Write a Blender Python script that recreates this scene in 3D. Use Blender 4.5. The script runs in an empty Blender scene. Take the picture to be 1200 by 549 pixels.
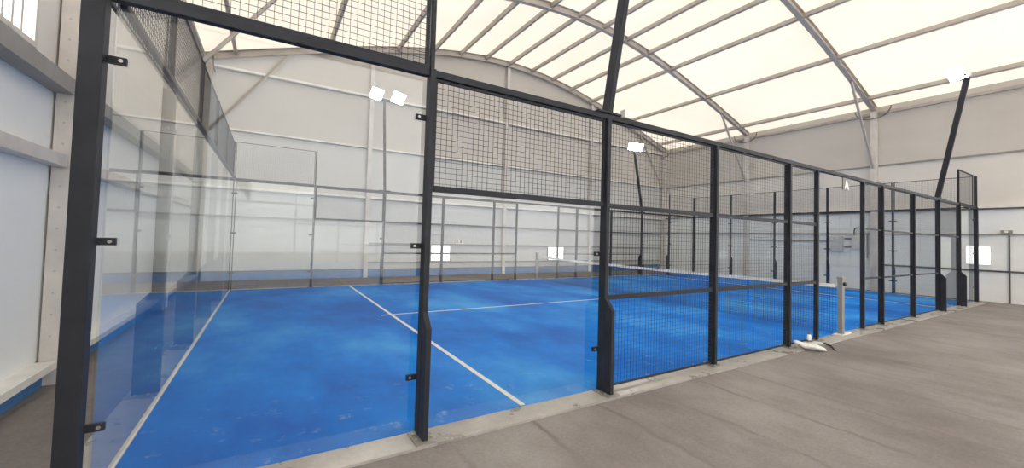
import bpy, bmesh, math, random
from mathutils import Vector, Matrix
random.seed(4)
SC = bpy.context.scene
COL = SC.collection

# ------------------------------------------------------------------ materials
def lin(c):
    c /= 255.0
    return c / 12.92 if c <= 0.04045 else ((c + 0.055) / 1.055) ** 2.4
def rgb(r, g, b): return (lin(r), lin(g), lin(b), 1)

class NT:
    def __init__(s, name):
        s.m = bpy.data.materials.new(name); s.m.use_nodes = True
        s.t = s.m.node_tree; s.t.nodes.clear()
        s.out = s.n('ShaderNodeOutputMaterial')
    def n(s, typ, **kw):
        nd = s.t.nodes.new(typ)
        for k, v in kw.items():
            if hasattr(nd, k): setattr(nd, k, v)
            else: nd.inputs[k.replace('_', ' ')].default_value = v
        return nd
    def l(s, a, b): s.t.links.new(a, b)
    def coord(s, scale=(1, 1, 1)):
        g = s.n('ShaderNodeNewGeometry'); mp = s.n('ShaderNodeMapping')
        mp.inputs['Scale'].default_value = scale
        s.l(g.outputs['Position'], mp.inputs['Vector']); return mp.outputs['Vector']
    def noise(s, vec, scale, detail=4, rough=.55):
        nd = s.n('ShaderNodeTexNoise'); nd.inputs['Scale'].default_value = scale
        nd.inputs['Detail'].default_value = detail; nd.inputs['Roughness'].default_value = rough
        s.l(vec, nd.inputs['Vector']); return nd.outputs['Fac']
    def ramp(s, fac, stops):
        r = s.n('ShaderNodeValToRGB'); e = r.color_ramp.elements
        while len(e) < len(stops): e.new(.5)
        for q, (p, c) in zip(e, stops): q.position = p; q.color = c
        s.l(fac, r.inputs['Fac']); return r.outputs['Color']
    def mix(s, fac, a, b, mode='MIX'):
        m = s.n('ShaderNodeMix'); m.data_type = 'RGBA'; m.blend_type = mode
        for sock, v in ((m.inputs[0], fac), (m.inputs[6], a), (m.inputs[7], b)):
            if hasattr(v, 'is_linked') or isinstance(v, bpy.types.NodeSocket): s.l(v, sock)
            else: sock.default_value = v
        return m.outputs[2]
    def math(s, op, a, b=None):
        m = s.n('ShaderNodeMath'); m.operation = op
        for i, v in enumerate((a, b)):
            if v is None: continue
            if isinstance(v, bpy.types.NodeSocket): s.l(v, m.inputs[i])
            else: m.inputs[i].default_value = v
        return m.outputs[0]
    def principled(s, color, rough=.5, metal=0, spec=.5):
        p = s.n('ShaderNodeBsdfPrincipled')
        for k, v in (('Base Color', color), ('Roughness', rough), ('Metallic', metal), ('Specular IOR Level', spec)):
            if isinstance(v, bpy.types.NodeSocket): s.l(v, p.inputs[k])
            else: p.inputs[k].default_value = v
        s.l(p.outputs[0], s.out.inputs['Surface']); s.p = p; return p
    def bump(s, h, strength=.2, dist=.01):
        b = s.n('ShaderNodeBump'); b.inputs['Strength'].default_value = strength; b.inputs['Distance'].default_value = dist
        s.l(h, b.inputs['Height']); s.l(b.outputs[0], s.p.inputs['Normal'])

def painted(name, c, rough=.45, metal=0, vary=.12, scale=3, spec=.5):
    t = NT(name); f = t.noise(t.coord(), scale)
    dark = tuple(v * (1 - vary) for v in c[:3]) + (1,); light = tuple(min(1, v * (1 + vary)) for v in c[:3]) + (1,)
    t.principled(t.ramp(f, [(.3, dark), (.7, light)]), rough, metal, spec)
    return t.m

M = {}
M['black'] = painted('black_powder_coat', rgb(42, 44, 51), .6, 0, .2, 6, .28)
M['wire'] = painted('black_mesh_wire', rgb(48, 48, 52), .5)
M['grey_metal'] = painted('grey_galvanised_steel', rgb(150, 146, 140), .45, .35)
M['hook'] = painted('grey_brown_hook_paint', rgb(128, 118, 110), .5)
M['white_steel'] = painted('white_painted_steel', rgb(214, 208, 202), .5)
M['roof_steel'] = painted('grey_roof_steel', rgb(184, 176, 168), .55)
M['girt'] = painted('grey_wall_rail_paint', rgb(150, 147, 142), .5)
M['dark_girt'] = painted('dark_grey_wall_rail_paint', rgb(84, 84, 84), .5)
M['flash'] = painted('white_flashing', rgb(236, 234, 230), .25)
M['white'] = painted('white_plastic', rgb(238, 237, 233), .35)
M['box'] = painted('light_grey_cabinet_paint', rgb(206, 206, 203), .4)
M['line'] = painted('white_line_fibre', rgb(226, 224, 218), .9, 0, .08, 20)
M['tape'] = painted('white_net_band', rgb(236, 232, 224), .8)
M['net'] = painted('black_net_cord', rgb(46, 44, 46), .9)
M['plinth'] = painted('blue_plinth_paint', rgb(66, 118, 178), .6, 0, .15, 5)
M['sign'] = painted('grey_sign_plate', rgb(100, 95, 92), .5)
M['brown'] = painted('brown_paint', rgb(120, 86, 70), .6)
M['steel_bolt'] = painted('bright_bolt', rgb(190, 188, 184), .3, .8)

def wall_material(name, upper, middle, lower, zs, rib_axis):
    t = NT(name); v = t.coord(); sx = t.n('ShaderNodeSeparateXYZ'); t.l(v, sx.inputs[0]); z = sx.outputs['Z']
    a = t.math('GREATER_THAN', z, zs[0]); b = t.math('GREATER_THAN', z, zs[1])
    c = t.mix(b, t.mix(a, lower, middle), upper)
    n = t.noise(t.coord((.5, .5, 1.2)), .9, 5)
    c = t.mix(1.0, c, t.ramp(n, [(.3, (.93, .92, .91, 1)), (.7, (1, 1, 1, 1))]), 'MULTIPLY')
    t.principled(c, .42, 0, .4)
    ax = sx.outputs[rib_axis]
    w = t.math('PINGPONG', ax, .125)
    g = t.math('GREATER_THAN', w, .118)
    t.bump(t.math('MULTIPLY', g, -1.0), .25, .006)
    return t.m
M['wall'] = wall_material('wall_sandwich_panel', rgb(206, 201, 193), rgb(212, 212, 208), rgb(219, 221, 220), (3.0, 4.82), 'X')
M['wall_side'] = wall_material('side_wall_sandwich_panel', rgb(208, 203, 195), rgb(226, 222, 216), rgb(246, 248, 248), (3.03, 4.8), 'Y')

def floor_material():
    t = NT('brown_grey_floor_covering'); v = t.coord(); sx = t.n('ShaderNodeSeparateXYZ'); t.l(v, sx.inputs[0])
    big = t.noise(t.coord(), .55, 5, .6); fine = t.noise(t.coord(), 38, 3, .7); mid = t.noise(t.coord((1, .35, 1)), 3.2, 5, .65)
    c = t.ramp(big, [(.3, rgb(128, 121, 119)), (.5, rgb(144, 138, 136)), (.72, rgb(161, 157, 155))])
    c = t.mix(.6, c, t.ramp(mid, [(.3, (.72, .7, .69, 1)), (.65, (1, 1, 1, 1))]), 'MULTIPLY')
    c = t.mix(.55, c, t.ramp(fine, [(.25, (.62, .6, .59, 1)), (.75, (1, 1, 1, 1))]), 'MULTIPLY')
    # seams between the rolls, wobbling and fading along their length
    wob = t.math('MULTIPLY', t.math('SUBTRACT', t.noise(t.coord(), 1.9, 5), .5), .2)
    x = t.math('ADD', t.math('ADD', sx.outputs['X'], wob), .14)
    d = t.math('PINGPONG', x, .39)
    s = t.n('ShaderNodeMapRange'); s.inputs['From Min'].default_value = .0; s.inputs['From Max'].default_value = .04
    s.inputs['To Min'].default_value = 1; s.inputs['To Max'].default_value = 0
    t.l(d, s.inputs['Value'])
    fade = t.ramp(t.noise(t.coord(), 1.1, 4), [(.40, (.0, .0, .0, 1)), (.66, (.62, .62, .62, 1))])
    wear = t.n('ShaderNodeMapRange'); t.l(sx.outputs['X'], wear.inputs['Value'])
    for a_, b_ in (('From Min', 4.5), ('From Max', 9.0), ('To Min', 1.0), ('To Max', .12)): wear.inputs[a_].default_value = b_
    k = t.math('MULTIPLY', t.math('MULTIPLY', s.outputs[0], fade), wear.outputs[0])
    c = t.mix(k, c, rgb(86, 75, 71))
    t.principled(c, .85, 0, .25)
    t.bump(fine, .35, .006)
    return t.m
M['floor'] = floor_material()

def kerb_material():
    t = NT('pale_grey_concrete_kerb'); n = t.noise(t.coord(), 2.2, 6, .65); f = t.noise(t.coord(), 30, 3)
    c = t.ramp(n, [(.3, rgb(150, 146, 141)), (.55, rgb(180, 176, 170)), (.75, rgb(204, 200, 194))])
    c = t.mix(.3, c, t.ramp(f, [(.3, (.75, .74, .73, 1)), (.7, (1, 1, 1, 1))]), 'MULTIPLY')
    r = t.ramp(n, [(.3, (.22, .22, .22, 1)), (.7, (.42, .42, .42, 1))])
    t.principled(c, r, .1, .6)
    return t.m
M['kerb'] = kerb_material()

def turf_material():
    t = NT('blue_artificial_turf')
    big = t.noise(t.coord((1, .6, 1)), .45, 6, .6); mid = t.noise(t.coord(), 2.5, 5, .65); fine = t.noise(t.coord(), 120, 2, .8)
    c = t.ramp(big, [(.38, rgb(4, 106, 204)), (.5, rgb(10, 130, 230)), (.64, rgb(70, 168, 246))])
    c = t.mix(.5, c, t.ramp(mid, [(.3, (.74, .78, .86, 1)), (.7, (1, 1, 1, 1))]), 'MULTIPLY')
    c = t.mix(.35, c, t.ramp(fine, [(.3, (.6, .6, .65, 1)), (.7, (1, 1, 1, 1))]), 'MULTIPLY')
    # quartz sand lying in small clumps, mostly along the edges of the carpet
    v = t.coord(); sx = t.n('ShaderNodeSeparateXYZ'); t.l(v, sx.inputs[0])
    e = t.n('ShaderNodeMapRange'); t.l(sx.outputs['Y'], e.inputs['Value'])
    e.inputs['From Min'].default_value = .1; e.inputs['From Max'].default_value = 1.6
    e.inputs['To Min'].default_value = 1; e.inputs['To Max'].default_value = 0
    cl = t.ramp(t.noise(t.coord(), 5.5, 3, .55), [(.60, (0, 0, 0, 1)), (.72, (1, 1, 1, 1))])
    sp = t.ramp(t.noise(t.coord(), 26, 3, .6), [(.42, (.15, .15, .15, 1)), (.62, (1, 1, 1, 1))])
    k = t.math('MULTIPLY', t.math('MULTIPLY', cl, sp), t.math('MULTIPLY', e.outputs[0], .55))
    c = t.mix(k, c, rgb(190, 205, 228))
    t.principled(c, .9, 0, .2)
    t.bump(fine, .5, .01)
    return t.m
M['turf'] = turf_material()

def membrane_material():
    t = NT('translucent_roof_membrane'); n = t.noise(t.coord(), .35, 3)
    c = t.ramp(n, [(.35, (.262, .232, .192, 1)), (.65, (.285, .255, .213, 1))])
    d = t.n('ShaderNodeBsdfDiffuse'); d.inputs['Color'].default_value = (.48, .455, .42, 1)
    tr = t.n('ShaderNodeBsdfTranslucent'); t.l(c, tr.inputs['Color'])
    a = t.n('ShaderNodeAddShader'); t.l(d.outputs[0], a.inputs[0]); t.l(tr.outputs[0], a.inputs[1])
    t.l(a.outputs[0], t.out.inputs['Surface']); return t.m
M['membrane'] = membrane_material()

def glass_material(name, tint, ior=1.5):
    t = NT(name)
    tr = t.n('ShaderNodeBsdfTransparent'); tr.inputs['Color'].default_value = tint
    gl = t.n('ShaderNodeBsdfGlossy'); gl.inputs['Roughness'].default_value = .012
    gl.inputs['Color'].default_value = (.96, .97, .97, 1)
    fr = t.n('ShaderNodeFresnel'); fr.inputs['IOR'].default_value = ior
    # the back face of the pane reflects as from outside too
    g = t.n('ShaderNodeNewGeometry'); inv = t.math('SUBTRACT', 1.0, g.outputs['Backfacing'])
    k = t.math('MULTIPLY', t.math('DIVIDE', t.math('MULTIPLY', fr.outputs[0], 2.0), t.math('ADD', fr.outputs[0], 1.0)), inv)
    m = t.n('ShaderNodeMixShader'); t.l(k, m.inputs[0]); t.l(tr.outputs[0], m.inputs[1]); t.l(gl.outputs[0], m.inputs[2])
    t.l(m.outputs[0], t.out.inputs['Surface']); return t.m
M['glass'] = glass_material('tempered_glass', (.985, .992, .988, 1), 1.55)
def front_sheet():
    t = NT('translucent_daylight_sheeting')
    d = t.n('ShaderNodeBsdfDiffuse'); d.inputs['Color'].default_value = (.4, .4, .4, 1)
    tr = t.n('ShaderNodeBsdfTranslucent'); tr.inputs['Color'].default_value = (.55, .565, .58, 1)
    a = t.n('ShaderNodeAddShader'); t.l(d.outputs[0], a.inputs[0]); t.l(tr.outputs[0], a.inputs[1])
    t.l(a.outputs[0], t.out.inputs['Surface']); return t.m
M['front'] = front_sheet()
def frosted():
    t = NT('frosted_daylight_pane')
    d = t.n('ShaderNodeBsdfDiffuse'); d.inputs['Color'].default_value = (.5, .5, .5, 1)
    tr = t.n('ShaderNodeBsdfTranslucent'); tr.inputs['Color'].default_value = (.92, .92, .90, 1)
    a = t.n('ShaderNodeAddShader'); t.l(d.outputs[0], a.inputs[0]); t.l(tr.outputs[0], a.inputs[1])
    t.l(a.outputs[0], t.out.inputs['Surface']); return t.m
M['frosted'] = frosted()
def emitter(name, c, s):
    t = NT(name); e = t.n('ShaderNodeEmission'); e.inputs['Color'].default_value = c; e.inputs['Strength'].default_value = s
    t.l(e.outputs[0], t.out.inputs['Surface']); return t.m
M['lamp'] = emitter('floodlight_glow', (1, .98, .94, 1), 40)
M['window_glow'] = emitter('daylight_in_window', (1, .99, .97, 1), 1.6)  # glow standing in for patches of light on the walls

# ------------------------------------------------------------------ mesh helpers
class MB:
    def __init__(s): s.v = []; s.f = []; s.smooth = []
    def add(s, vs, fs, smooth=False):
        o = len(s.v); s.v += [tuple(p) for p in vs]; s.f += [tuple(i + o for i in f) for f in fs]; s.smooth += [smooth] * len(fs); return s
    def box(s, x0, x1, y0, y1, z0, z1):
        return s.add([(x, y, z) for x in (x0, x1) for y in (y0, y1) for z in (z0, z1)],
                     [(0, 1, 3, 2), (4, 6, 7, 5), (0, 4, 5, 1), (2, 3, 7, 6), (0, 2, 6, 4), (1, 5, 7, 3)])
    def bar(s, p, q, w, h, side=None):           # rectangular bar from p to q, w along side, h across
        p, q = Vector(p), Vector(q); d = (q - p).normalized()
        sd = Vector(side) if side else (Vector((0, 0, 1)).cross(d) if abs(d.z) < .95 else Vector((1, 0, 0)))
        sd = (sd - d * sd.dot(d)).normalized(); up = d.cross(sd)
        vs = [a + sd * (i * w / 2) + up * (j * h / 2) for a in (p, q) for i, j in ((-1, -1), (1, -1), (1, 1), (-1, 1))]
        return s.add(vs, [(0, 3, 2, 1), (4, 5, 6, 7)] + [(k, (k + 1) % 4, 4 + (k + 1) % 4, 4 + k) for k in range(4)])
    def tube(s, pts, r, n=8):
        pts = [Vector(p) for p in pts]; rings = []
        up = Vector((.13, .31, .94))
        for i, p in enumerate(pts):
            d = (pts[min(i + 1, len(pts) - 1)] - pts[max(i - 1, 0)]).normalized()
            a = d.cross(up).normalized() if abs(d.dot(up)) < .98 else d.cross(Vector((1, 0, 0))).normalized(); b = d.cross(a)
            rr = r[i] if isinstance(r, (list, tuple)) else r
            rings.append([p + (a * math.cos(k * 2 * math.pi / n) + b * math.sin(k * 2 * math.pi / n)) * rr for k in range(n)])
        vs = [v for ring in rings for v in ring]; fs = []
        for i in range(len(pts) - 1):
            for k in range(n):
                fs.append((i * n + k, i * n + (k + 1) % n, (i + 1) * n + (k + 1) % n, (i + 1) * n + k))
        s.add(vs, fs, True)
        L = (len(pts) - 1) * n
        return s.add(vs, [tuple(range(n))[::-1], tuple(range(L, L + n))])
    def prism(s, poly, axis, a, b):              # polygon in the plane across `axis`, extruded from a to b
        def P(u, v, t):
            return {'x': (t, u, v), 'y': (u, t, v), 'z': (u, v, t)}[axis]
        n = len(poly); vs = [P(u, v, a) for u, v in poly] + [P(u, v, b) for u, v in poly]
        return s.add(vs, [tuple(range(n)), tuple(range(2 * n - 1, n - 1, -1))] + [(k, k + n, (k + 1) % n + n, (k + 1) % n) for k in range(n)])
    def build(s, name, mat, parent=None, bevel=0):
        me = bpy.data.meshes.new(name); me.from_pydata(s.v, [], s.f)
        me.polygons.foreach_set('use_smooth', s.smooth)
        bm = bmesh.new(); bm.from_mesh(me); bmesh.ops.recalc_face_normals(bm, faces=bm.faces); bm.to_mesh(me); bm.free()
        me.materials.append(M[mat] if isinstance(mat, str) else mat)
        o = bpy.data.objects.new(name, me); COL.objects.link(o)
        if parent is not None: o.parent = parent
        if bevel:
            b = o.modifiers.new('soft_edges', 'BEVEL'); b.width = bevel; b.segments = 2; b.limit_method = 'ANGLE'
        return o

def tag(o, label, cat, group=None, kind=None):
    if label: o['label'] = label
    if cat: o['category'] = cat
    if group: o['group'] = group
    if kind: o['kind'] = kind
    return o
def thing(name, label, cat, loc=(0, 0, 0), rz=0, group=None):
    o = bpy.data.objects.new(name, None); o.empty_display_size = .1; COL.objects.link(o)
    o.location = loc; o.rotation_euler = (0, 0, rz)
    return tag(o, label, cat, group)
def struct(name, mb, mat, label, bevel=0):
    o = mb.build(name, mat, None, bevel); o['kind'] = 'structure'; o['label'] = label
    o['category'] = name.split('_')[0]
    return o
TRIM = [0]
def trim(mb, mat, label):
    TRIM[0] += 1
    o = struct('trim_%d' % TRIM[0], mb, mat, label); o['category'] = 'trim'; return o
ORD = ['first', 'second', 'third', 'fourth', 'fifth', 'sixth', 'seventh', 'eighth', 'ninth', 'tenth', 'eleventh', 'twelfth', 'thirteenth']

# ------------------------------------------------------------------ the hall
XL, XR, YB, YF = -1.05, 20.85, 12.65, -12.45
XC = (XL + XR) / 2
FZ = -.02                                        # floor level outside the court
def arch_z(x): return 9.38 - (math.sqrt(6.25 + .157 * (x - XC) ** 2) - 2.5)
AH = .24
def roof_z(x): return arch_z(x) + AH + .015

struct('floor', MB().box(XL - .3, XR + .3, YF - .3, YB + .3, -.3, FZ), 'floor', 'worn brown-grey floor covering with dark seams around the blue court')

def gable(y0, y1, name, label):
    xs = [XL - .3 + (XR - XL + .6) * i / 48 for i in range(49)]
    poly = [(xs[0], FZ), (xs[-1], FZ)] + [(x, roof_z(x) - .005) for x in reversed(xs)]
    if name == 'wall_front':
        n = len(poly); return struct(name, MB().add([(u, y1, v) for u, v in poly], [tuple(range(n))]), 'wall', label)
    return struct(name, MB().prism(poly, 'y', y0, y1), 'wall', label)
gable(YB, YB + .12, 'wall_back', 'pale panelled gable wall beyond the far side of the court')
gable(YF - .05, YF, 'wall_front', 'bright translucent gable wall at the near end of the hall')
bpy.data.objects['wall_front'].data.materials[0] = M['front']  # see-through sheeting added behind the camera to fill the court with daylight
EZ = roof_z(XR) - .02
RY0, RY1, RZ0, RZ1 = -11.8, -2.6, 1.15, 6.0
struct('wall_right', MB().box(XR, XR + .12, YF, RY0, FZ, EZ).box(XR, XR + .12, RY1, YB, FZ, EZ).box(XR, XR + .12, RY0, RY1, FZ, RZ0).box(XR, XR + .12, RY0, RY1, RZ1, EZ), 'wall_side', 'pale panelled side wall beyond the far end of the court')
# left wall with the opening of its translucent window
WY0, WY1, WZ0, WZ1 = -11.8, 2.38, 3.28, 6.0
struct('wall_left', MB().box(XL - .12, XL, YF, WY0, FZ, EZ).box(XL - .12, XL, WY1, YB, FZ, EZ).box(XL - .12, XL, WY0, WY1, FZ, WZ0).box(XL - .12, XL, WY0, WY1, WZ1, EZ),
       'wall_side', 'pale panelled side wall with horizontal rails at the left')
# roof membrane
xs = [XL - .2 + (XR - XL + .4) * i / 64 for i in range(65)]
mb = MB()
ys = [YF - .1, -7.2, -2.25, 2.75, 7.65, YB + .1]
vs = [(x, y, roof_z(x)) for y in ys for x in xs]
mb.add(vs, [(j * 65 + i, j * 65 + i + 1, (j + 1) * 65 + i + 1, (j + 1) * 65 + i) for j in range(len(ys) - 1) for i in range(64)], True)
struct('ceiling', mb, 'membrane', 'cream translucent membrane roof stretched over steel arches')

# arches
AY = [12.5, 7.65, 2.75, -2.25, -7.2, -12.3]
AN = ['against the far gable wall', 'second in from the far gable wall', 'third in from the far gable wall', 'fourth in from the far gable wall', 'fifth in from the far gable wall', 'against the near gable wall']
xa = [XL + .02 + (XR - XL - .04) * i / 56 for i in range(57)]
for y, nm in zip(AY, AN):
    mb = MB()
    def strip(z0, z1, w):
        vs = []
        for x in xa:
            z = arch_z(x)
            vs += [(x, y - w / 2, z + z0), (x, y + w / 2, z + z0), (x, y + w / 2, z + z1), (x, y - w / 2, z + z1)]
        fs = [(0, 1, 2, 3), tuple(len(vs) - 4 + k for k in (3, 2, 1, 0))]
        for i in range(len(xa) - 1):
            for k in range(4): fs.append((i * 4 + k, i * 4 + (k + 1) % 4, (i + 1) * 4 + (k + 1) % 4, (i + 1) * 4 + k))
        mb.add(vs, fs)
    strip(0, .014, .15); strip(AH - .014, AH, .15); strip(.014, AH - .014, .012)
    o = mb.build('roof_arch', 'roof_steel')
    tag(o, 'curved grey steel roof arch ' + nm, 'arch', 'roof arches')

# purlins between the arches
for i, d in enumerate([-10.15, -7.45, -5.0, -3.6, -2.4, -1.2, 0, 1.2, 2.4, 3.6, 5.0, 7.45, 10.15]):
    x = XC + d; e = .05
    sl = Vector((e, 0, arch_z(x + e) - arch_z(x))).normalized()
    z = arch_z(x) + AH - .085
    o = MB().bar((x, YF + .02, z), (x, YB - .02, z), .09, .15, side=sl).build('roof_purlin', 'roof_steel')
    o_lab = 'straight grey steel purlin under the membrane, %s from the left eave' % ORD[i]
    tag(o, o_lab, 'purlin', 'roof purlins')

# columns with knee braces
def i_column(x, y, z1, w, d, along):             # along: axis across the flanges
    mb = MB(); t = .012
    if along == 'x':
        mb.box(x - d / 2, x - d / 2 + t, y - w / 2, y + w / 2, FZ, z1).box(x + d / 2 - t, x + d / 2, y - w / 2, y + w / 2, FZ, z1).box(x - d / 2 + t, x + d / 2 - t, y - t / 2, y + t / 2, FZ, z1)
    else:
        mb.box(x - w / 2, x + w / 2, y - d / 2, y - d / 2 + t, FZ, z1).box(x - w / 2, x + w / 2, y + d / 2 - t, y + d / 2, FZ, z1).box(x - t / 2, x + t / 2, y - d / 2 + t, y + d / 2 - t, FZ, z1)
    return mb
for side, xw, sgn in (('left', XL, 1), ('right', XR, -1)):
    for j, y in enumerate(AY):
        yy = y + (.14 if side == 'left' and j == 2 else 0)
        x = xw + sgn * .12; zt = arch_z(x) - .002
        where = AN[j].replace('in from', 'along from').replace('against', 'beside')
        c = thing('steel_column', 'pale steel column on the %s side wall, %s' % (side, where), 'column', (x, yy, FZ), 0, 'side wall columns')
        mb = MB(); w, d, t, h = .18, .2, .012, zt - FZ
        mb.box(-d / 2, -d / 2 + t, -w / 2, w / 2, 0, h).box(d / 2 - t, d / 2, -w / 2, w / 2, 0, h).box(-d / 2 + t, d / 2 - t, -.006, .006, 0, h)
        # closing plate with bolt holes on the side towards the entrance
        mb.box(-d / 2 + t, d / 2 - t, -w / 2, -w / 2 + .006, 0, h)
        mb.build('shaft', 'white_steel', c)
        if side == 'left' and j == 2:
            for k in range(22):
                MB().tube([(-.03, -w / 2 + .002, .5 + k * .22), (-.03, -w / 2 - .006, .5 + k * .22)], .011, 8).build('bolt', 'steel_bolt', c)
        bx = sgn * 2.15
        zt2 = arch_z(x + bx) - FZ - .01
        MB().bar((sgn * .1, 0, 4.72), (bx, 0, zt2), .07, .07, side=(0, 1, 0)).build('knee_brace', 'roof_steel', c)
        if j < 5:
            pts = []
            for k in range(13):
                a = math.pi * k / 12
                pts.append((sgn * .16, -.55 * math.cos(a), h - .02 - .28 * math.sin(a) + .12 * abs(math.cos(a)) ** 6))
            MB().tube(pts, .022, 6).build('curved_hook', 'hook', c)
for i, x in enumerate((4.0, 9.9, 15.0)):
    y = YB - .09
    mb = i_column(0, 0, 0, .16, .14, 'y')
    c = thing('gable_column', 'pale steel column on the far gable wall, %s from the left' % ORD[i], 'column', (x, y, FZ), 0, 'gable wall columns')
    mb = MB(); h = arch_z(x) - FZ + .0; w, d, t = .15, .14, .012
    mb.box(-w / 2, w / 2, -d / 2, -d / 2 + t, 0, h).box(-w / 2, w / 2, d / 2 - t, d / 2, 0, h).box(-.006, .006, -d / 2 + t, d / 2 - t, 0, h)
    mb.build('shaft', 'white_steel', c)

# wall rails, flashings and plinths
gx = [(XL + .23, 3.91), (4.09, 9.81), (9.99, 14.91), (15.09, XR - .23)]
def gable_rail(z, h, dep, mat, label, spans=gx):
    mb = MB()
    for a, b in spans: mb.box(a, b, YB - dep, YB, z - h / 2, z + h / 2)
    trim(mb, mat, label)
gable_rail(6.80, .07, .14, 'flash', 'white rail high across the far gable wall')
gable_rail(6.75, .025, .10, 'girt', 'grey underside of the highest gable rail')
gable_rail(4.85, .05, .11, 'flash', 'white rail across the middle of the far gable wall')
gable_rail(4.81, .025, .09, 'girt', 'grey underside of the middle gable rail')
gable_rail(2.97, .07, .13, 'flash', 'white flashing at three metres along the far gable wall')
gable_rail(2.905, .04, .09, 'girt', 'grey underside of the low gable flashing')
gable_rail(2.05, .05, .08, 'girt', 'grey rail at head height along the far gable wall')
gable_rail(1.25, .06, .08, 'girt', 'grey rail at waist height along the far gable wall', gx[1:])
gable_rail(.53, .06, .08, 'girt', 'grey rail at knee height along the far gable wall', gx[1:])
gable_rail(.275, .035, .07, 'dark_girt', 'dark sill above the blue plinth of the far gable wall', [(XL, XR)])
gable_rail(.119, .275, .05, 'plinth', 'blue plinth along the foot of the far gable wall', [(XL, XR)])
def side_rail(xw, sgn, z, h, dep, mat, label, spans):
    mb = MB()
    for a, b in spans:
        x0, x1 = sorted((xw, xw + sgn * dep)); mb.box(x0, x1, a, b, z - h / 2, z + h / 2)
    trim(mb, mat, label)
ry = [(YF, -12.42), (-12.18, -7.31), (-7.09, -2.36), (-2.14, 2.64), (2.86, 7.54), (7.76, 12.38)][1:]
lw = [(-12.18, -11.85), (2.43, 2.78), (3.0, 7.54), (7.76, 12.38)]
rw = [(-12.18, -11.85), (-2.55, -2.36), (-2.14, 2.64), (2.86, 7.54), (7.76, 12.38)]
ly = [(-12.18, -7.31), (-7.09, -2.36), (-2.14, 2.78), (3.0, 7.54), (7.76, 12.38)]
side_rail(XR, -1, 6.84, .1, .1, 'roof_steel', 'grey eave beam along the top of the right side wall', ry)
side_rail(XR, -1, 4.8, .05, .07, 'girt', 'grey rail high along the right side wall', rw)
side_rail(XR, -1, 3.06, .07, .12, 'flash', 'white flashing at three metres along the right side wall', rw)
side_rail(XR, -1, 3.0, .04, .09, 'dark_girt', 'dark underside of the right wall flashing', rw)
side_rail(XR, -1, 2.16, .05, .07, 'girt', 'grey rail at head height along the right side wall', rw)
side_rail(XR, -1, .98, .055, .05, 'dark_girt', 'dark rail at waist height along the right side wall', ry[:3])
trim(MB().box(XR - .03, XR, -.585, -.55, FZ, .95).box(XR - .03, XR, -.585, -.55, 1.01, 2.13), 'dark_girt', 'dark upright joint on the right side wall')
side_rail(XR, -1, 1.85, .05, .06, 'girt', 'grey conduit tray low on the right side wall', [(4.35, 7.5)])
side_rail(XL, 1, 6.84, .1, .1, 'roof_steel', 'grey eave beam along the top of the left side wall', ly)
side_rail(XL, 1, 4.8, .06, .1, 'girt', 'grey rail high along the left side wall', lw)
side_rail(XL, 1, 3.06, .16, .16, 'girt', 'grey box rail at three metres along the left side wall', ly)
side_rail(XL, 1, 2.28, .12, .14, 'white_steel', 'pale box rail at head height along the left side wall', ly)
side_rail(XL, 1, .19, .07, .16, 'flash', 'white sill along the foot of the left side wall', ly)
side_rail(XL, 1, .07, .18, .06, 'plinth', 'blue plinth along the foot of the left side wall', ly)

# translucent window in the left wall, lengthened out of view to add daylight
w = struct('window_1', MB().box(XL - .07, XL - .05, WY0, WY1, WZ0, WZ1), 'frosted', 'bright frosted window with upright bars high in the left wall')
mb = MB()
mb.box(XL - .1, XL + .01, WY0, WY0 + .05, WZ0, WZ1).box(XL - .1, XL + .01, WY1 - .05, WY1, WZ0, WZ1)
mb.box(XL - .1, XL + .01, WY0 + .05, WY1 - .05, WZ0, WZ0 + .05).box(XL - .1, XL + .01, WY0 + .05, WY1 - .05, WZ1 - .05, WZ1)
mb.box(XL - .048, XL - .02, WY0 + .05, WY1 - .05, 3.95, 3.98)
for k in range(90): mb.box(XL - .045, XL - .02, WY1 - .05 - .155 * (k + 1) - .02, WY1 - .05 - .155 * (k + 1) + .02, WZ0 + .05, WZ1 - .05)
mb.build('window_frame', 'white_steel', w)
w = struct('window_5', MB().box(XR + .05, XR + .07, RY0, RY1, RZ0, RZ1), 'frosted', 'long frosted daylight window in the near part of the right side wall')  # added beyond the view to brighten the left wall and floor
MB().box(XR - .01, XR + .1, RY0, RY0 + .05, RZ0, RZ1).box(XR - .01, XR + .1, RY1 - .05, RY1, RZ0, RZ1).box(XR - .01, XR + .1, RY0 + .05, RY1 - .05, RZ0, RZ0 + .05).box(XR - .01, XR + .1, RY0 + .05, RY1 - .05, RZ1 - .05, RZ1).build('window_frame', 'white_steel', w)
# two bright patches of light on the gable wall, built as glowing framed panes
for i, (a, b) in enumerate(((6.55, 7.36), (12.42, 13.36))):
    z0, z1 = .585, 1.205
    w = struct('window_%d' % (i + 2), MB().box(a, b, YB - .03, YB - .01, z0, z1), 'window_glow', 'low bright square window in the far gable wall, %s of two' % ORD[i])
    mb = MB().box(a - .04, a, YB - .07, YB - .005, z0 - .02, z1 + .015).box(b, b + .04, YB - .07, YB - .005, z0 - .02, z1 + .015)
    mb.box(a, b, YB - .07, YB - .005, z0 - .02, z0).build('window_frame', 'girt', w)

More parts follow.
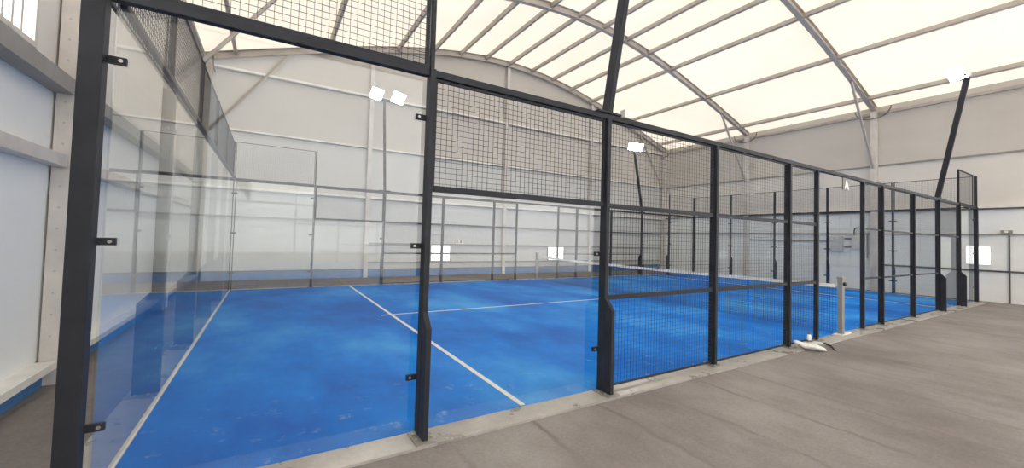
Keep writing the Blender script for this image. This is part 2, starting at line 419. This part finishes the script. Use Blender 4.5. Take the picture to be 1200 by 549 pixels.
# ------------------------------------------------------------------ court base
KZ = 0.0
def kerb(x0, x1, y0, y1, label): trim(MB().box(x0, x1, y0, y1, FZ - .1, KZ), 'kerb', label)
kerb(-.2, 20.2, -.2, .07, 'pale concrete kerb along the near side of the court')
kerb(-.2, 20.2, 9.93, 10.2, 'pale concrete kerb along the far side of the court')
kerb(-.2, .085, .07, 9.93, 'pale concrete kerb along the left end of the court')
kerb(19.915, 20.2, .07, 9.93, 'pale concrete kerb along the right end of the court')
trim(MB().box(.0695, .086, .08, 9.92, KZ, .014), 'flash', 'thin white sealing strip along the foot of the left end glass')
court = thing('court_turf', 'bright blue artificial turf of the fenced padel court', 'court surface', (10, 5, 0))
MB().box(-9.915, 9.915, -4.93, 4.93, -.1, .006).build('turf_carpet', 'turf', court)
for x in (-6.95, 6.95):
    o = MB().box(x - .028, x + .028, -4.925, 4.925, .003, .009).build('service_line', 'line', court)
MB().box(-7.15, -6.98, -.025, .025, .003, .0088).box(-6.92, -.05, -.025, .025, .003, .0088).box(.05, 6.92, -.025, .025, .003, .0088).box(6.98, 7.15, -.025, .025, .003, .0088).build('centre_line', 'line', court)

# ------------------------------------------------------------------ enclosure
def clamp_mb(x, y, z, dx, dy):
    """small black pad reaching from the post over the edge of the pane"""
    mb = MB(); L = .085
    if dx: mb.box(min(x, x + dx * L), max(x, x + dx * L), y - .012, y + .012, z - .022, z + .022)
    else: mb.box(x - .012, x + .012, min(y, y + dy * L), max(y, y + dy * L), z - .022, z + .022)
    return mb
def post(label, X, Y, h, w, d, out=None, clamps=(), group='fence posts'):
    """w along x, d along y; out = outward direction of the stiffener plate or None"""
    r = thing('fence_post', label, 'fence post', (X, Y, KZ), 0, group)
    up = MB().box(-w / 2, w / 2, -d / 2, d / 2, .012, min(h, 3.0))
    if h > 3.5:
        uw, ud = (.07, .07) if w == d else ((.034, .05) if w < d else (.05, .034))
        up.box(-uw / 2, uw / 2, -ud / 2, ud / 2, 3.0, h)
    up.build('upright', 'black', r, .004)
    px, py = (w / 2 + .055, d / 2 + .055) if w != d else (.05, .05)
    if out:
        ox, oy = out
        mb = MB().box(-px if oy else min(-w / 2, ox * .19), px if oy else max(w / 2, ox * .19), min(-d / 2, oy * .19) if oy else -py, max(d / 2, oy * .19) if oy else py, 0, .012)
    else:
        mb = MB().box(-px if X else -.1, px if X < 20 else .1, -py if Y not in (0, 10) else (-.1 if Y == 0 else -.05), py if Y not in (0, 10) else (.05 if Y == 0 else .1), 0, .012)
    bp = mb.build('base_plate', 'grey_metal', r)
    for i in (-1, 1):
        for j in (-1, 1):
            bx, by = i * (px - .02), j * (py - .03)
            if out: bx, by = (i * (px - .02), (py * .45 * j + out[1] * .07)) if out[1] else ((px * .45 * i + out[0] * .07), j * (py - .02))
            MB().tube([(bx, by, .012), (bx, by, .028)], .012, 6).build('bolt', 'steel_bolt', bp)
    if out:
        ox, oy = out; a = (d if oy else w) / 2; e = .105
        poly = [(a, .012), (a + e, .012), (a + e, .88), (a, 1.0)]
        mb = MB()
        if oy: mb.prism([(oy * u, v) for u, v in poly], 'x', -w / 2 + .002, w / 2 - .002)
        else: mb.prism([(ox * u, v) for u, v in poly], 'y', -d / 2 + .002, d / 2 - .002)
        mb.build('gusset', 'black', r, .003)
    if w == d and Y == 10:
        sx_ = 1 if X == 0 else -1
        MB().box(*sorted((sx_ * .0865, sx_ * .105)), -.093, -.074, .012, 2.95).build('corner_trim', 'black', r)
    for (z, dx, dy, ox_, oy_) in clamps:
        cx = (dx * w / 2) + ox_; cy = (dy * d / 2) + oy_
        cm = clamp_mb(cx, cy, z, dx, dy).build('clamp', 'black', r)
        bb = MB()
        if dx: bb.tube([(cx + dx * .06, cy + (.012 if Y == 10 else -.012), z), (cx + dx * .06, cy + (.02 if Y == 10 else -.02), z)], .01, 8)
        else: bb.tube([(cx - .012, cy + dy * .06, z), (cx - .02, cy + dy * .06, z)], .01, 8)
        bb.build('clamp_bolt', 'steel_bolt', cm)
    return r

PX = [0, 2, 4, 6, 8, 9, 11, 12, 14, 16, 18, 20]
G3, G2 = (2.6, 1.53, .46), (1.47, .45)
for Y, sn, oy in ((0, 'near', -1), (10, 'far', 1)):
    inn = -oy * .036
    for i, X in enumerate(PX):
        h = 4.0 if X in (0, 2, 18, 20) else 2.94
        if X in (0, 20): w, d, out = .1, .1, None
        elif X in (9, 11): w, d, out = .05, .07, None
        else: w, d, out = .05, .1, ((0, oy) if X in (2, 4, 16, 18) else None)
        cl = []
        if X == 0: cl = [(z, 1, 0, 0, inn) for z in G3]
        if X == 2: cl = [(z, -1, 0, 0, inn) for z in G3]
        if X == 4: cl = [(z, -1, 0, 0, inn) for z in G2]
        if X == 16: cl = [(z, 1, 0, 0, inn) for z in G2]
        if X == 18: cl = [(z, 1, 0, 0, inn) for z in G3]
        if X == 20: cl = [(z, -1, 0, 0, inn) for z in G3]
        if X in (0, 20): lab = 'thick dark corner post at the %s %s corner of the court fence' % (sn, 'left' if X == 0 else 'right')
        elif X in (9, 11): lab = 'thin dark gate post on the %s side, %s of the net' % (sn, 'left' if X == 9 else 'right')
        else: lab = 'dark fence post on the %s side, %s upright from the left corner post' % (sn, ORD[i - 1])
        post(lab, X, Y, h, w, d, out, cl, 'side fence posts')
for X, sn, ox in ((0, 'left', -1), (20, 'right', 1)):
    for i, Y in enumerate((2, 4, 6, 8)):
        cl = [(z, 0, s, -ox * .036, 0) for z in G3 for s in (-1, 1)]
        post('slim dark fence post along the %s end, %s upright from the near corner' % (sn, ORD[i]), X, Y, 4.0, .1, .05, (ox, 0), cl, 'end fence posts')

GT = .012
def pane_side(X0, X1, Y, h, label, oy):
    y = Y - oy * .058
    tag(MB().box(X0 + (.072 if X0 == 0 else .006), X1 - (.072 if X1 == 20 else .006), y - GT / 2, y + GT / 2, .012, h).build('glass_panel', 'glass'), label, 'glass panel', 'court glass panels')
def pane_end(X, Y0, Y1, h, label, ox):
    x = X - ox * .062
    tag(MB().box(x - GT / 2, x + GT / 2, Y0 + .006, Y1 - .006, .012, h).build('glass_panel', 'glass'), label, 'glass panel', 'court glass panels')
BN = {0: 'first', 2: 'second', 16: 'second', 18: 'first'}
for Y, sn, oy in ((0, 'near', -1), (10, 'far', 1)):
    for a, h in ((0, 2.93), (2, 1.975), (16, 1.975), (18, 2.93)):
        pane_side(a, a + 2, Y, h, 'clear %s glass panel on the %s side, %s bay from the %s corner post' % ('tall' if h > 2.5 else 'low', sn, BN[a], 'left' if a < 10 else 'right'), oy)
for X, sn, ox in ((0, 'left', -1), (20, 'right', 1)):
    for i, y in enumerate((0, 2, 4, 6, 8)):
        pane_end(X, max(y, .1), min(y + 2, 9.9), 2.955, 'clear tall glass panel along the %s end, %s from the near corner' % (sn, ORD[i]), ox)

# top rails (rest on the posts, or run between the taller ones)
def rail_x(a, b, Y, label):
    tag(MB().box(a, b, Y - .03, Y + .03, 2.94, 3.0).build('top_rail', 'black', None, .004), label, 'fence rail', 'fence top rails')
for Y, sn in ((0, 'near'), (10, 'far')):
    rail_x(.052, 1.973, Y, 'short dark top rail on the %s side beside the left corner post' % sn)
    rail_x(2.027, 17.973, Y, 'long dark top rail running along the %s side of the court' % sn)
    rail_x(18.027, 19.948, Y, 'short dark top rail on the %s side beside the right corner post' % sn)
for X, sn, ox in ((0, 'left', -1), (20, 'right', 1)):
    x = X - ox * .082
    for i, y in enumerate((0, 2, 4, 6, 8)):
        pass
    tag(MB().box(x - .018, x + .018, .13, 9.87, 2.96, 3.0).build('top_rail', 'black', None, .004), 'slim dark rail capping the glass along the %s end of the court' % sn, 'fence rail', 'fence top rails')

# mesh panels
CELL = .05
def mesh_panel(label, org, along, L, z0, z1, bars=(), inset=0.0, fw=.03, group='wire mesh panels', WR=.0025, cr=.025):
    """org = (x, y) of one lower corner; along 'x' or 'y'; frame + welded wire mesh"""
    rz = 0 if along == 'x' else math.pi / 2
    r = thing('mesh_panel', label, 'mesh panel', (org[0], org[1], 0), rz, group)
    f = MB()
    f.box(0, fw, -fw / 2, fw / 2, z0, z1).box(L - fw, L, -fw / 2, fw / 2, z0, z1)
    f.box(fw, L - fw, -fw / 2, fw / 2, z0, z0 + fw).box(fw, L - fw, -fw / 2, fw / 2, z1 - fw, z1)
    f.build('panel_frame', 'black', r)
    for z in bars:
        MB().box(fw, L - fw, -.02, .02, z - cr, z + cr).build('cross_rail', 'black', r)
    m = MB(); h = WR / 2
    n = int((L - 2 * fw) / CELL); k = int((z1 - z0 - 2 * fw) / CELL)
    for i in range(1, n + 1):
        x = fw + (L - 2 * fw) * i / (n + 1); m.box(x - h, x + h, .001, .001 + WR, z0 + fw, z1 - fw)
    for j in range(1, k + 1):
        z = z0 + fw + (z1 - z0 - 2 * fw) * j / (k + 1)
        if any(abs(z - b) < .03 for b in bars): continue
        m.box(fw, L - fw, -WR + .001, .001, z - h, z + h)
    m.build('wire_mesh', 'wire', r)
    return r
for Y, sn in ((0, 'near'), (10, 'far')):
    mesh_panel('high wire mesh panel above the tall glass at the %s left corner' % sn, (.055, Y), 'x', 1.915, 3.005, 4.0, fw=.03 if Y == 0 else .014, WR=.003 if Y == 0 else .0014)
    mesh_panel('high wire mesh panel above the tall glass at the %s right corner' % sn, (18.03, Y), 'x', 1.915, 3.005, 4.0, fw=.03 if Y == 0 else .014, WR=.0025 if Y == 0 else .0014)
    for a, nm in ((2, 'left'), (16, 'right')):
        mesh_panel('square wire mesh panel above the low glass, %s part of the %s side' % (nm, sn), (a + .03, Y), 'x', 1.94, 1.985, 2.935, (2.01,), fw=.022, WR=.0033 if Y == 0 else .0014)
    for a, b, nm in ((4, 6, 'second mesh bay left of the %s gate opening'), (6, 8, 'mesh bay just left of the narrow bay on the %s side'), (8, 9, 'narrow mesh bay beside the %s gate opening, left of the net'),
                     (11, 12, 'narrow mesh bay beside the %s gate opening, right of the net'), (12, 14, 'mesh bay just right of the narrow bay on the %s side'), (14, 16, 'second mesh bay right of the %s gate opening')):
        mesh_panel('tall wire mesh panel, ' + nm % sn, (a + .028, Y), 'x', b - a - .056, .032, 2.935, (1.0, 2.0), cr=.025 if a < 10 else .016, WR=(.003 if a == 4 else .0022 if a < 10 else .0015) if Y == 0 else .0015, fw=.02)
for X, sn in ((0, 'left'), (20, 'right')):
    for i, y in enumerate((0, 2, 4, 6, 8)):
        a = y + (.055 if y == 0 else .03); b = y + 2 - (.055 if y == 8 else .03)
        mesh_panel('high wire mesh panel above the %s end glass, %s from the near corner' % (sn, ORD[i]), (X, a), 'y', b - a, 3.005, 4.0, fw=.02, WR=.0036 if X == 0 else .0022)

# net with posts
def net_post(Y, label, s):
    r = thing('net_post', label, 'net post', (10, Y, .006 if 0.1 < Y < 9.9 else 0), 0, 'net posts')
    MB().box(-.05, .05, -.04, .04, .012, 1.02).build('upright', 'grey_metal', r, .006)
    MB().box(-.062, .062, -.05, .05, 1.02, 1.06).build('cap', 'grey_metal', r, .004)
    MB().box(-.12, .30, -.06, .075, 0, .012).build('base_plate', 'flash', r)
    MB().tube([(0, -.04 * s, .93), (0, -.07 * s, .93)], .035, 14).tube([(0, -.07 * s, .93), (.0, -.08 * s, .93)], .014, 8).build('winch', 'black', r)
net_post(0.0, 'grey steel net post with winch standing in the near gate opening', 1)
net_post(10.0, 'grey steel net post standing in the far gate opening', -1)
net = thing('court_net', 'dark net with white top band stretched across the middle of the court', 'net', (10, 5, 0))
def net_top(y): return .88 + .04 * (y / 5) ** 2
m = MB(); n = 220; ns = 20
Ls = 4.915
for i in range(n + 1):
    y = -Ls + 2 * Ls * i / n
    m.box(-.0025, .0025, y - .002, y + .002, .012, net_top(y) - .05)
for j in range(ns):
    f0 = j / ns
    for k in range(10):
        y0, y1 = -Ls + 2 * Ls * k / 10, -Ls + 2 * Ls * (k + 1) / 10
        z0, z1 = .02 + (net_top(y0) - .07) * f0, .02 + (net_top(y1) - .07) * f0
        m.bar((.004, y0, z0), (.004, y1, z1), .004, .004)
m.build('netting', 'net', net)
m = MB()
for k in range(20):
    y0, y1 = -Ls + 2 * Ls * k / 20, -Ls + 2 * Ls * (k + 1) / 20
    m.bar((0, y0, net_top(y0) - .03), (0, y1, net_top(y1) - .03), .022, .065)
m.build('top_band', 'tape', net)

# letter sign
sg = thing('letter_sign', 'small grey sign with white letter A hanging from the near top rail', 'sign', (10.21, 0, 2.70))
MB().box(-.15, .15, -.008, .008, 0, .235).build('plate', 'sign', sg)
MB().box(-.11, -.09, -.006, .006, .235, .241).box(.09, .11, -.006, .006, .235, .241).build('hanger', 'black', sg)
cu = bpy.data.curves.new('letter', 'FONT'); cu.body = 'A'; cu.size = .235; cu.align_x = 'CENTER'; cu.extrude = .002; cu.offset = .008
tmp = bpy.data.objects.new('letter_curve', cu); COL.objects.link(tmp)
bpy.context.view_layer.update()
lm = bpy.data.meshes.new_from_object(tmp.evaluated_get(bpy.context.evaluated_depsgraph_get()))
bpy.data.objects.remove(tmp); lm.name = 'letter'; lm.materials.clear(); lm.materials.append(M['white'])
lt = bpy.data.objects.new('letter', lm); COL.objects.link(lt); lt.parent = sg
lt.location = (0, -.012, .035); lt.rotation_euler = (math.pi / 2, 0, 0)

# floodlight poles
def light_pole(X, Y, oy, label, heads):
    r = thing('floodlight_pole', label, 'floodlight pole', (X, Y, 3.0), 0, 'floodlight poles')
    MB().box(-.17, .17, -.05, .05, 0, .02).build('foot_plate', 'black', r)
    top = Vector((0, oy * .55, 3.08))
    MB().bar((0, 0, .02), top, .06, .115, side=(1, 0, 0)).build('pole', 'black', r, .004)
    x0, x1 = min(heads) - .1, max(heads) + .1
    MB().bar((x0, top.y, top.z + .03), (x1, top.y, top.z + .03), .06, .06).build('cross_arm', 'black', r)
    yaw = math.radians(55 if (X > 10 and Y == 0) else 25)
    for hx in heads:
        rot = Matrix.Rotation(-oy * yaw * (1 if X > 10 else -1), 4, 'Z') @ Matrix.Rotation(-oy * math.radians(58), 4, 'X')
        c = Vector((hx, top.y - oy * .16, top.z + .14))
        def tr(mb):
            mb.v = [tuple(c + (rot @ Vector(p))) for p in mb.v]; return mb
        # local: lens faces down-inward
        hd = tr(MB().box(-.23, .23, -.19, .19, -.035, .035).box(-.18, .18, -.14, .14, .035, .08)).build('lamp_head', 'white', r, .006)
        tr(MB().box(-.215, .215, -.175, .175, -.041, -.0352)).build('lens', 'lamp', hd)
        MB().bar((hx - .1, top.y, top.z + .05), (hx - .1, c.y, c.z + .01), .02, .02).bar((hx + .1, top.y, top.z + .05), (hx + .1, c.y, c.z + .01), .02, .02).build('bracket', 'black', hd)
light_pole(4, 0, -1, 'dark leaning floodlight pole on the near rail, closest to the left corner post', (-.28, .28))
light_pole(16, 0, -1, 'dark leaning floodlight pole on the near rail, close to the right corner', (-.1,))
light_pole(4, 10, 1, 'dark leaning floodlight pole with two lamps on the far rail, left half', (-.3, .42))
light_pole(16, 10, 1, 'dark leaning floodlight pole on the far rail, right half', (-.3, .1))
jb = thing('junction_box', 'small pale junction box on the near top rail beside the floodlight pole', 'junction box', (4.3, 0, 3.0))
MB().box(-.07, .07, -.04, .04, 0, .1).build('housing', 'box', jb, .01); MB().box(-.065, .065, -.044, -.04, .01, .09).build('cover', 'white', jb)

# ------------------------------------------------------------------ things on the right wall
x = XR
cb = thing('wall_mounted_cabinet', 'light grey electrical cabinet on the right side wall beyond the net', 'electrical cabinet', (x, 3.98, 1.44))
MB().box(-.2, 0, -.23, .23, 0, .62).build('housing', 'box', cb, .008)
MB().box(-.212, -.2, -.215, .215, .015, .605).build('door', 'box', cb, .004)
MB().tube([(-.212, .1, .5), (-.222, .1, .5)], .03, 12).build('lock', 'white', cb)
sb = thing('switch_box', 'small pale switch box beside the electrical cabinet on the right wall', 'switch box', (x, 3.32, 1.55))
MB().box(-.14, 0, -.14, .14, 0, .55).build('housing', 'white_steel', sb, .008)
MB().box(-.147, -.14, -.12, .12, .04, .5).build('cover', 'white_steel', sb)
cd = MB().tube([(x - .06, 3.40, 2.104), (x - .06, 3.40, 2.28), (x - .06, 3.37, 2.38), (x - .06, 3.28, 2.4), (x - .06, 3.1, 2.4)], .022, 8).build('conduit_pipe', 'dark_girt')
tag(cd, 'dark bent conduit pipe rising from the switch box on the right wall', 'pipe')
cd = MB().tube([(x - .05, 2.98, 1.2), (x - .05, 2.98, 2.13)], .025, 8).build('conduit_pipe', 'girt')
tag(cd, 'grey upright conduit pipe between switch box and wall column', 'pipe')
bk = thing('mounting_rack', 'grey rack of two horizontal bars behind the electrical cabinet', 'cable tray', (x, 3.55, 1.6))
MB().box(-.05, 0, -.06, .18, 0, .05).build('bar', 'dark_girt', bk); MB().box(-.05, 0, -.06, .18, .34, .39).build('bar', 'dark_girt', bk)
w = struct('window_4', MB().box(XR - .03, XR - .01, -.17, .36, 1.18, 1.78), 'window_glow', 'low bright square window in the right side wall past the corner post')  # patch of light on the wall, given as a glowing framed pane
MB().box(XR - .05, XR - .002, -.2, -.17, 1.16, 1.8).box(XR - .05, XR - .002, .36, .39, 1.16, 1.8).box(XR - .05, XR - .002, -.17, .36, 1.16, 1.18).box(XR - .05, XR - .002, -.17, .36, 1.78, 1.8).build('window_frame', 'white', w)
lp = thing('wall_lamp', 'small white lamp above the head-height rail on the right wall', 'lamp', (x, -.52, 2.2))
MB().box(-.1, 0, -.12, .12, 0, .1).build('housing', 'girt', lp, .01); MB().tube([(-.1, 0, .05), (-.13, 0, .05)], .04, 12).build('lens', 'white', lp)
bx = thing('wall_socket', 'small white box with brown edges on the far gable wall rail', 'wall box', (7.75, YB, 1.29))
MB().box(-.14, .14, -.06, 0, 0, .17).build('housing', 'white', bx, .004)
MB().box(-.11, -.06, -.064, -.06, .03, .15).build('stripe', 'brown', bx); MB().box(.06, .11, -.064, -.06, .03, .15).build('stripe', 'brown', bx)

# ------------------------------------------------------------------ small things on the kerb
def blob(name, L, W, H, seed, tip):
    """crumpled half-open bag: a long hull with a raised tip and creases"""
    rnd = random.Random(seed); mb = MB(); n, k = 18, 14; vs = []
    for i in range(n + 1):
        t = i / n; env = max(.05, math.sin(math.pi * min(1, t * .92 + .06)) ** .55)
        for j in range(k):
            a = 2 * math.pi * j / k
            cr = 1 + .07 * math.sin(5 * t * 6 + 3 * a) + rnd.uniform(-.05, .05)
            y = math.cos(a) * W / 2 * env * cr; z = H * .5 * (1 + math.sin(a)) * env * cr
            lift = tip * max(0, (.4 - t) / .4) ** 1.6
            if math.sin(a) > .3: z -= H * .32 * math.sin(math.pi * t) * (math.sin(a) - .3)
            vs.append(((t - .5) * L, y, max(0, z) + lift))
    fs = [(i * k + j, i * k + (j + 1) % k, (i + 1) * k + (j + 1) % k, (i + 1) * k + j) for i in range(n) for j in range(k)]
    fs += [tuple(range(k))[::-1], tuple(range(n * k, n * k + k))]
    return mb.add(vs, fs, True)
bg = blob('plastic_bag', .42, .17, .11, 3, .07).build('plastic_bag', 'white'); bg.location = (8.2, -.235, 0); bg.rotation_euler = (0, 0, -1.05)
tag(bg, 'crumpled long white plastic bag lying on the kerb beside the narrow mesh bay', 'bag')
bg = blob('plastic_bag', .3, .12, .07, 5, .0).build('plastic_bag', 'box'); bg.location = (8.61, -.175, 0); bg.rotation_euler = (0, 0, -.1)
tag(bg, 'small flat pale bag lying on the kerb behind the long white one', 'bag')
bt = thing('bottle', 'small white bottle with brown band and cap standing on the kerb', 'bottle', (8.60, -.06, 0))
def lathe(prof, n=14):
    mb = MB(); vs = [(r * math.cos(2 * math.pi * k / n), r * math.sin(2 * math.pi * k / n), z) for r, z in prof for k in range(n)]
    fs = [(i * n + k, i * n + (k + 1) % n, (i + 1) * n + (k + 1) % n, (i + 1) * n + k) for i in range(len(prof) - 1) for k in range(n)]
    return mb.add(vs, fs + [tuple(range(n))[::-1], tuple(range((len(prof) - 1) * n, len(prof) * n))], True)
lathe([(.028, 0), (.031, .008), (.031, .12), (.026, .142), (.018, .152)]).build('body', 'white', bt)
lathe([(.0312, .035), (.032, .037), (.032, .058), (.0312, .06)]).build('band', 'brown', bt)
lathe([(.018, .152), (.02, .155), (.02, .182), (.017, .187)]).build('cap', 'brown', bt)
pts = [(8.80, -.14, .012)]
for k in range(1, 16):
    t = k / 15; pts.append((8.80 + .10 * math.sin(t * 4.2) - .16 * t, -.14 - .3 * t, (.012 if t < .26 else FZ + .012)))
cbl = MB().tube(pts, .011, 7).build('cable', 'black'); tag(cbl, 'short dark cable curling from the kerb onto the floor', 'cable')

# ------------------------------------------------------------------ light, world, camera
wd = bpy.data.worlds.new('overcast_sky'); SC.world = wd; wd.use_nodes = True
bgd = wd.node_tree.nodes['Background']; bgd.inputs['Color'].default_value = (1, .99, .97, 1); bgd.inputs['Strength'].default_value = 2.7

cam = bpy.data.cameras.new('camera'); co = bpy.data.objects.new('camera', cam); COL.objects.link(co); SC.camera = co
F = 471.707
cam.sensor_fit = 'HORIZONTAL'; cam.sensor_width = 36; cam.lens = F * 36 / 1200
cam.shift_x = -7.29 / 1200; cam.shift_y = -11.113 / 1200
cam.clip_start = .05; cam.clip_end = 200
co.location = (.8975, -3.2284, 1.6205); co.rotation_mode = 'XYZ'; co.rotation_euler = (1.603657, -.0285473, -.5543784)

vs_ = SC.view_settings; vs_.view_transform = 'Standard'; vs_.look = 'None'; vs_.gamma = 1; vs_.use_curve_mapping = False; vs_.exposure = .36
cy = SC.cycles
cy.max_bounces = 10; cy.diffuse_bounces = 6; cy.glossy_bounces = 5; cy.transmission_bounces = 8; cy.transparent_max_bounces = 40
cy.caustics_reflective = False; cy.caustics_refractive = False; cy.sample_clamp_indirect = 8
cy.use_denoising = True
